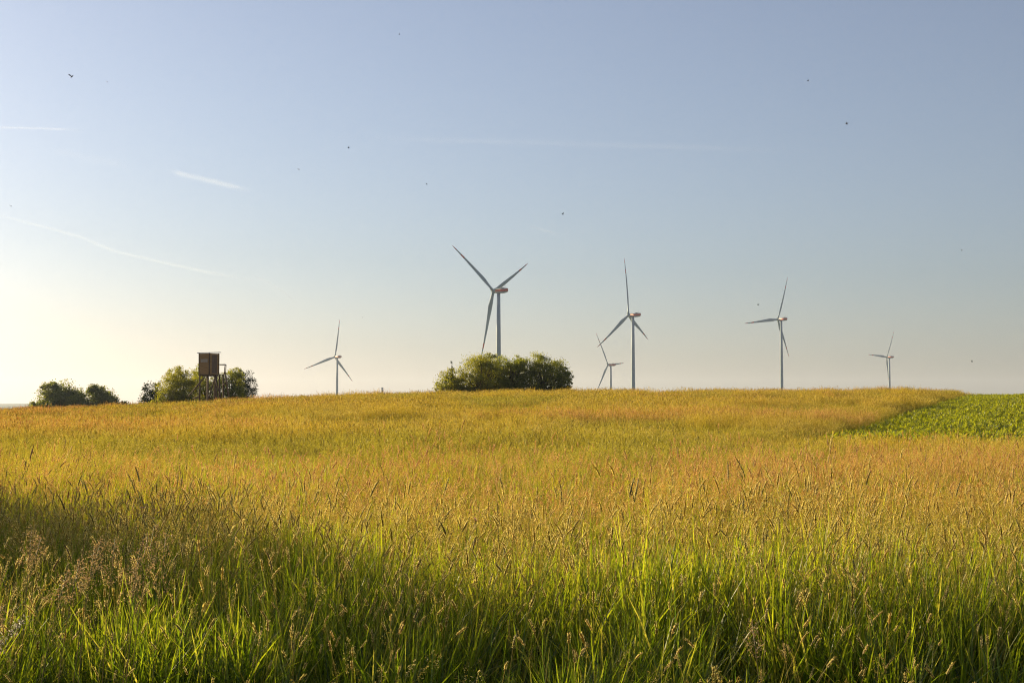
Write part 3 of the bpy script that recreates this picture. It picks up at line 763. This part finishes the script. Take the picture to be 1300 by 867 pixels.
ME_MAST = box_mesh(_mast)
def _hub(bm):
    rg = []
    for r_, y_ in ((1.5, -1.6), (1.7, -1.0), (1.75, .5), (1.5, 1.4), (1.0, 2.1), (.3, 2.5)):
        rg.append(ring((0, y_, 0), (1, 0, 0), (0, 0, 1), r_, None, 20))
    add_loft(bm, rg)
ME_HUB = box_mesh(_hub)
for p in ME_HUB.polygons: p.use_smooth = True
for me, mt in ((ME_BLADE, M_WHITE), (ME_B2, M_WHITE), (ME_R1, M_RED), (ME_R2, M_RED), (ME_NAC, M_WHITE), (ME_STRIPE, M_RED), (ME_MAST, M_DKM), (ME_HUB, M_WHITE)):
    me.materials.append(mt)
def link(name, me, parent, loc=(0, 0, 0), rot=(0, 0, 0)):
    o = bpy.data.objects.new(name, me); COL.objects.link(o); o.parent = parent; o.location = loc; o.rotation_euler = rot; return o
def turbine(hx, hy, tx, Rpx, yaw, phase, label):
    """hx, hy: hub in photo pixels; tx: tower; Rpx: blade length in pixels; yaw: rotor axis left of the line of sight; phase: turn of the first blade"""
    Y = (BL + 1.2) * F / Rpx
    view = math.degrees(math.atan((tx - 650) / F)); az = view - yaw
    p = at(tx, hy, Y); gz = float(ground(p.x, Y))
    root = empty('wind_turbine', (p.x, p.y, gz), R(-az)); tag(root, label, 'wind turbine', 'wind turbines along the horizon')
    hz_ = p.z - gz
    bm = bmesh.new(); lathe(bm, [(2.6, -1.5), (2.6, .6), (2.15, .8), (2.1, 3), (1.95, hz_ * .35), (1.65, hz_ * .7), (1.3, hz_ - 1.75)], 28)
    tw = bm_obj('tower', bm, M_WHITE, root, True)
    n_ = link('nacelle', ME_NAC, root, (0, 0, hz_)); link('red_stripe', ME_STRIPE, n_); link('weather_mast', ME_MAST, n_)
    # rotor: tilted hub whose blades turn clockwise as seen from behind
    tilt = R(5.0)
    h = link('hub', ME_HUB, root, (0, 4.6, hz_ + .2), (tilt, 0, 0))
    for k in range(3):
        a = R(phase + 120 * k)
        M_ = Matrix.Rotation(tilt, 4, 'X') @ Matrix.Rotation(a, 4, 'Y')
        b = link('blade', ME_BLADE, root, (0, 4.6, hz_ + .2), M_.to_euler())
        link('blade_section', ME_B2, b); link('red_band', ME_R1, b); link('red_band', ME_R2, b)
turbine(426.0, 453.3, 428.0, 48.5, 41.6, 9.8, 'white wind turbine farthest left, alone right of the hunting stand')
turbine(626.5, 369.5, 633.0, 93.0, 53.0, 63.3, 'biggest wind turbine, its tower rising behind the copse')
turbine(798.1, 400.3, 803.6, 72.8, 59.7, -6.7, 'tall wind turbine right of the copse with one blade pointing straight up')
turbine(772.3, 463.3, 775.4, 47.5, 59.0, -34.0, 'small low wind turbine just left of the tall one right of the copse')
turbine(988.1, 405.6, 991.8, 59.7, 53.0, 22.5, 'wind turbine on the right with a level blade pointing left')
turbine(1125.8, 453.5, 1129.1, 40.5, 62.0, 33.0, 'smallest wind turbine at the far right above the green crop')
# a bare tower stub
p = at(485.2, 492.0, 2300); gz = float(ground(p.x, p.y)); hz_ = p.z - gz
root = empty('tower_stub', (p.x, p.y, gz)); tag(root, 'short pale tower top without blades peeping over the slope', 'tower')
bm = bmesh.new(); lathe(bm, [(2.4, -1), (2.1, 2), (1.85, hz_ - 1.2)], 24); bm_obj('shaft', bm, M_WHITE, root, True)
bm = bmesh.new(); lathe(bm, [(2.0, hz_ - 1.2), (2.05, hz_ - .9), (2.05, hz_ - .2), (1.9, hz_)], 24); bm_obj('top_flange', bm, M_WHITE, root, True)

# ------------------------------------------------------------------ flowers and tall grasses standing out of the meadow
m = N('pink_petal'); M_PINK = m.leaf((.62, .22, .34), (.70, .26, .40), .45, .02)
m = N('flower_stem'); M_FST = m.leaf((.10, .13, .03), (.16, .2, .03), .3, .03)
def pink_flower(px_, py_, Y, label, nfl):
    p = at(px_, py_, Y); gz = float(ground(p.x, p.y)); H = p.z - gz
    root = empty('pink_flower', (p.x, p.y, gz)); tag(root, label, 'flower', 'pink ragged flowers in the meadow')
    bm = bmesh.new(); tops = []
    for k in range(nfl):
        e = Vector((random.uniform(-.05, .05), random.uniform(-.04, .04), H - random.uniform(0, .07)))
        tube_path(bm, [Vector((0, 0, -.02)), Vector((e.x * .2, e.y * .2, H * .6)), e], [.0022, .0018, .0012], 5); tops.append(e)
    bm_obj('stem', bm, M_FST, root)
    for e in tops:
        bm = bmesh.new()
        for k in range(10):
            a = k * 2 * math.pi / 10 + random.uniform(-.2, .2); L = random.uniform(.014, .02)
            u = Vector((math.cos(a), math.sin(a), random.uniform(.1, .6))).normalized(); s_ = u.cross(Vector((0, 0, 1))).normalized() * .0022
            vs = [bm.verts.new(e), bm.verts.new(e + u * L * .6 + s_), bm.verts.new(e + u * L), bm.verts.new(e + u * L * .6 - s_)]; bm.faces.new(vs)
        bm_obj('blossom', bm, M_PINK, root)
random.seed(5)
pink_flower(174, 643, 9.0, 'leftmost pink ragged flower standing in the shaded meadow edge', 4)
pink_flower(185, 639, 9.1, 'pink ragged flower in the middle of the left cluster', 5)
pink_flower(200, 645, 8.9, 'rightmost pink ragged flower of the left cluster', 3)
pink_flower(612, 657, 8.4, 'lone pink flower in the middle of the meadow', 3)
pink_flower(1106, 640, 9.4, 'lone tiny pink flower in the grass at the right', 2)

def plain(name, c, t_, tf):
    m = N(name); r = m.attr('rnd'); return m.leaf(m.ramp(r, [(0, tuple(.7 * q for q in c)), (1, c)]), m.ramp(r, [(0, tuple(.7 * q for q in t_)), (1, t_)]), tf, .03)
M_TAN = plain('tan_panicle', (.44, .29, .14), (.50, .33, .15), .42)
M_SILV = plain('silver_panicle', (.55, .50, .42), (.58, .52, .42), .4)
M_TST = plain('tan_stem', (.30, .24, .09), (.34, .27, .08), .3)
def tall_panicle(px_, py_, Y, label, L=.22, spread=.05, nper=260, mat=None, lean=.2, phi=.2):
    p = at(px_, py_, Y); gz = float(ground(p.x, p.y)); H = p.z - gz
    g_ = Geo(); phi = np.array([phi]); Lh = H * 1.02
    P, q, th = g_.curve(np.zeros((1, 3)), phi, np.array([.04]), np.array([lean]), np.array([Lh]), 8, 2.0)
    off = P[0, -1].copy(); off[2] = 0
    root = empty('panicle_grass', (p.x - off[0], p.y - off[1], gz)); tag(root, label, 'grass plant', 'tall panicle grasses in the left foreground')
    bm = bmesh.new(); tube_path(bm, [Vector(v) for v in P[0]], list(np.linspace(.0022, .001, 9)), 5)
    st = bm_obj('stem', bm, M_TST, root, True)
    a_ = Geo()
    # side branches then spikelets in small clusters along them
    nb = 16; cl = []
    bmq = bmesh.new()
    for k in range(nb):
        f_ = (k + .5) / nb; base_ = P[0, -1] - (P[0, -1] - P[0, -3]) / np.linalg.norm(P[0, -1] - P[0, -3]) * L * (1 - f_)
        an = random.uniform(0, 6.28); ln = spread * (1.25 - f_) * random.uniform(.7, 1.2)
        e = base_ + np.array([math.cos(an) * ln, math.sin(an) * ln, ln * .8])
        tube_path(bmq, [Vector(base_), Vector(e)], [.0007, .0004], 4)
        m_ = nper // nb; t_ = rng.uniform(.25, 1.1, (m_, 1)); cl.append(base_ + (e - base_) * t_ + rng.normal(0, .0075, (m_, 3)))
    bm_obj('branch', bmq, M_TST, root)
    c = np.concatenate(cl); a_.flakes(c, U(.006, .011, len(c)), U(.0022, .004, len(c)), 0)
    me = a_.mesh('panicle'); mesh_obj('panicle', me, mat or M_TAN, root)
random.seed(12)
TP = [(196, 672, 5.6, 'tall feathery tan grass head, the tallest of the left foreground', .30, .055),
      (188, 684, 5.5, 'feathery tan grass head just left of the tallest in the left foreground', .26, .05),
      (211, 682, 5.7, 'feathery tan grass head just right of the tallest in the left foreground', .28, .05),
      (178, 700, 5.4, 'lower feathery tan grass head left of the tall pair', .2, .045),
      (128, 690, 5.2, 'feathery tan grass head of the middle clump at the left', .2, .055),
      (146, 690, 5.3, 'feathery tan grass head at the right of the middle clump at the left', .2, .05),
      (120, 700, 5.1, 'short feathery tan grass head in the middle clump at the left', .18, .05),
      (101, 716, 5.0, 'feathery tan grass head at the left of the middle clump', .17, .045),
      (86, 728, 4.9, 'lowest feathery tan grass head of the middle clump at the left', .14, .04),
      (40, 680, 5.9, 'spreading feathery grass head in the shade at the far left', .17, .055),
      (52, 686, 6.0, 'feathery grass head in the shade just right of the far left one', .15, .05)]
for (a_, b_, c_, l_, L_, s_) in TP: tall_panicle(a_, b_, c_, l_, L_, s_, 300, None, random.uniform(.05, .3), random.uniform(-.4, .6))
tall_panicle(33, 756, 4.2, 'silvery grass head leaning right at the left edge', .16, .028, 220, M_SILV, .9, .1)
tall_panicle(2, 775, 4.1, 'brownish grass head cut by the left edge of the picture', .16, .035, 240, M_TAN, .2, .1)
tall_panicle(955, 795, 4.6, 'small tan grass head low among green blades at the right', .12, .035, 160, M_TAN, .2, 2.0)

# ------------------------------------------------------------------ insects on the wing
m = N('insect_body'); M_INS = m.pr((.03, .028, .03), .5, .3)
m = N('insect_wing'); M_WNG = m.leaf((.14, .14, .16), (.2, .2, .22), .5, .1)
def insect(px_, py_, size, label, Y=11.0, roll=.0):
    L = size * Y / F; p = at(px_, py_, Y)
    root = empty('flying_insect', p, random.uniform(0, 6.28)); root.rotation_euler[1] = roll; tag(root, label, 'insect', 'insects flying against the sky')
    bm = bmesh.new()
    add_loft(bm, [ring((L * (q - .5), 0, 0), (0, 1, 0), (0, 0, 1), max(1e-4, L * .2 * w_), None, 8) for q, w_ in ((0, .1), (.1, .6), (.22, .7), (.32, .55), (.45, 1), (.6, .9), (.8, .7), (1, .1))])
    bm_obj('body', bm, M_INS, root, True)
    for s_ in (-1, 1):
        bm = bmesh.new()
        pts = [(-.02, .12), (.18, .5), (.05, .95), (-.2, .85), (-.22, .3)]
        up = [bm.verts.new((L * x_, s_ * L * y_, L * (.1 + .5 * y_))) for x_, y_ in pts]; bm.faces.new(up)
        r = bmesh.ops.extrude_face_region(bm, geom=list(bm.faces)); bmesh.ops.translate(bm, verts=[v for v in r['geom'] if isinstance(v, bmesh.types.BMVert)], vec=(0, 0, L * .02))
        bm_obj('wing', bm, M_WNG, root)
for q in ((91, 97.5, 4.6, 'largest dark insect flying at the upper left of the sky'), (714.5, 272, 3.0, 'dark insect above and right of the biggest turbine'),
          (1075, 157.5, 3.6, 'slanted dark insect high in the right of the sky'), (442.5, 188, 2.6, 'small insect high above the left part of the slope'),
          (379.5, 215.5, 2.2, 'tiny insect right of the bright short cloud streak'), (541.5, 234, 2.2, 'tiny insect in the sky left of the biggest turbine'),
          (1026, 103, 2.4, 'tiny insect near the top right of the sky'), (1234, 459, 2.6, 'insect low in the sky right of the smallest turbine'),
          (962.4, 387, 2.4, 'tiny insect left of the turbine with the level blade'), (14, 262, 2.4, 'tiny insect at the left edge of the sky'),
          (460, 403, 2.0, 'tiny insect right of the turbine by the hunting stand'), (1221, 318, 2.0, 'tiny insect in the middle of the sky at the far right'),
          (136, 104.5, 2.0, 'tiny insect right of the largest one'), (507, 44, 1.8, 'tiny insect at the top middle of the sky')):
    insect(*q, roll=random.uniform(-.6, .6))

# ------------------------------------------------------------------ vapour trails high in the air
def trail(pts, wpx, D, label, alpha, seed=0, name='vapour_trail', cat='vapour trail'):
    m = N('vapour'); lw = m.n('ShaderNodeLayerWeight'); lw.inputs['Blend'].default_value = .5
    face = m.math('SUBTRACT', 1.0, lw.outputs['Facing'])
    nz = m.ramp(m.noise(1 / (wpx * D / F * 1.5), 4), [(.3, (.25,) * 3), (.7, (1,) * 3)])
    e = m.attr('h')
    f_ = m.math('MULTIPLY', m.math('MULTIPLY', m.math('MULTIPLY', m.math('POWER', face, 3.2), nz), alpha), e, True)
    df = m.n('ShaderNodeBsdfDiffuse'); df.inputs[0].default_value = (.95, .95, .95, 1)
    tl = m.n('ShaderNodeBsdfTranslucent'); tl.inputs[0].default_value = (.95, .95, .95, 1)
    a1 = m.n('ShaderNodeAddShader'); m.l(df.outputs[0], a1.inputs[0]); m.l(tl.outputs[0], a1.inputs[1])
    tr = m.n('ShaderNodeBsdfTransparent'); mx = m.n('ShaderNodeMixShader')
    m.l(f_, mx.inputs[0]); m.l(tr.outputs[0], mx.inputs[1]); m.l(a1.outputs[0], mx.inputs[2]); m.surf(mx.outputs[0])
    W_ = [at(x_, y_, D) for x_, y_ in pts]
    # resample
    P = []
    nseg = 24
    for i in range(nseg + 1):
        t_ = i / nseg * (len(W_) - 1); k = min(int(t_), len(W_) - 2); P.append(W_[k].lerp(W_[k + 1], t_ - k))
    n_ = 16; V = []; H_ = []
    for i, q in enumerate(P):
        d = (P[min(i + 1, nseg)] - P[max(i - 1, 0)]).normalized(); u = d.orthogonal().normalized(); v_ = d.cross(u)
        f2 = i / nseg; env = min(1, f2 / .2, (1 - f2) / .25); r_ = wpx * D / F * (.55 + .45 * env)
        V += ring(q, u, v_, r_, None, n_); H_ += [max(0, env)] * n_
    V = np.array([list(v) for v in V]); vi = np.arange(len(V)).reshape(nseg + 1, n_); nx = np.roll(vi, -1, 1)
    fc = np.stack([vi[:-1], nx[:-1], nx[1:], vi[1:]], -1).reshape(-1, 4)
    o = mesh_obj(name, np_mesh(name, V, fc, {'h': np.array(H_)}), m.m); o.visible_shadow = True
    tag(o, label, cat, 'vapour trails in the evening sky')
trail([(-60, 161), (0, 162), (60, 163.5), (112, 166)], 2.2, 26000, 'short level vapour trail at the left edge, highest of the trails at left', .06)
trail([(212, 216), (240, 223.5), (280, 233), (322, 243)], 5.0, 24000, 'short thick bright cloud streak in the upper left sky', .055)
trail([(-60, 262), (0, 274), (60, 289), (105, 302), (145, 319), (210, 334), (260, 345), (300, 352), (345, 361)], 2.6, 27000, 'long bent vapour trail sloping down from the left edge', .042)
trail([(315, 347), (340, 358), (360, 371), (378, 386)], 1.4, 27500, 'faint thin vapour trail sloping down right above the left turbine', .04)
trail([(420, 174), (600, 179), (760, 184), (900, 188), (1040, 194)], 5.5, 29000, 'very long faint level vapour trail across the middle of the sky', .011)
trail([(670, 286), (690, 292), (716, 300)], .9, 25000, 'tiny thin vapour trail above and right of the biggest turbine', .05)
trail([(60, 190), (110, 200), (170, 212)], 7, 28000, 'broad faint cloud wisp left of the bright short streak', .014)
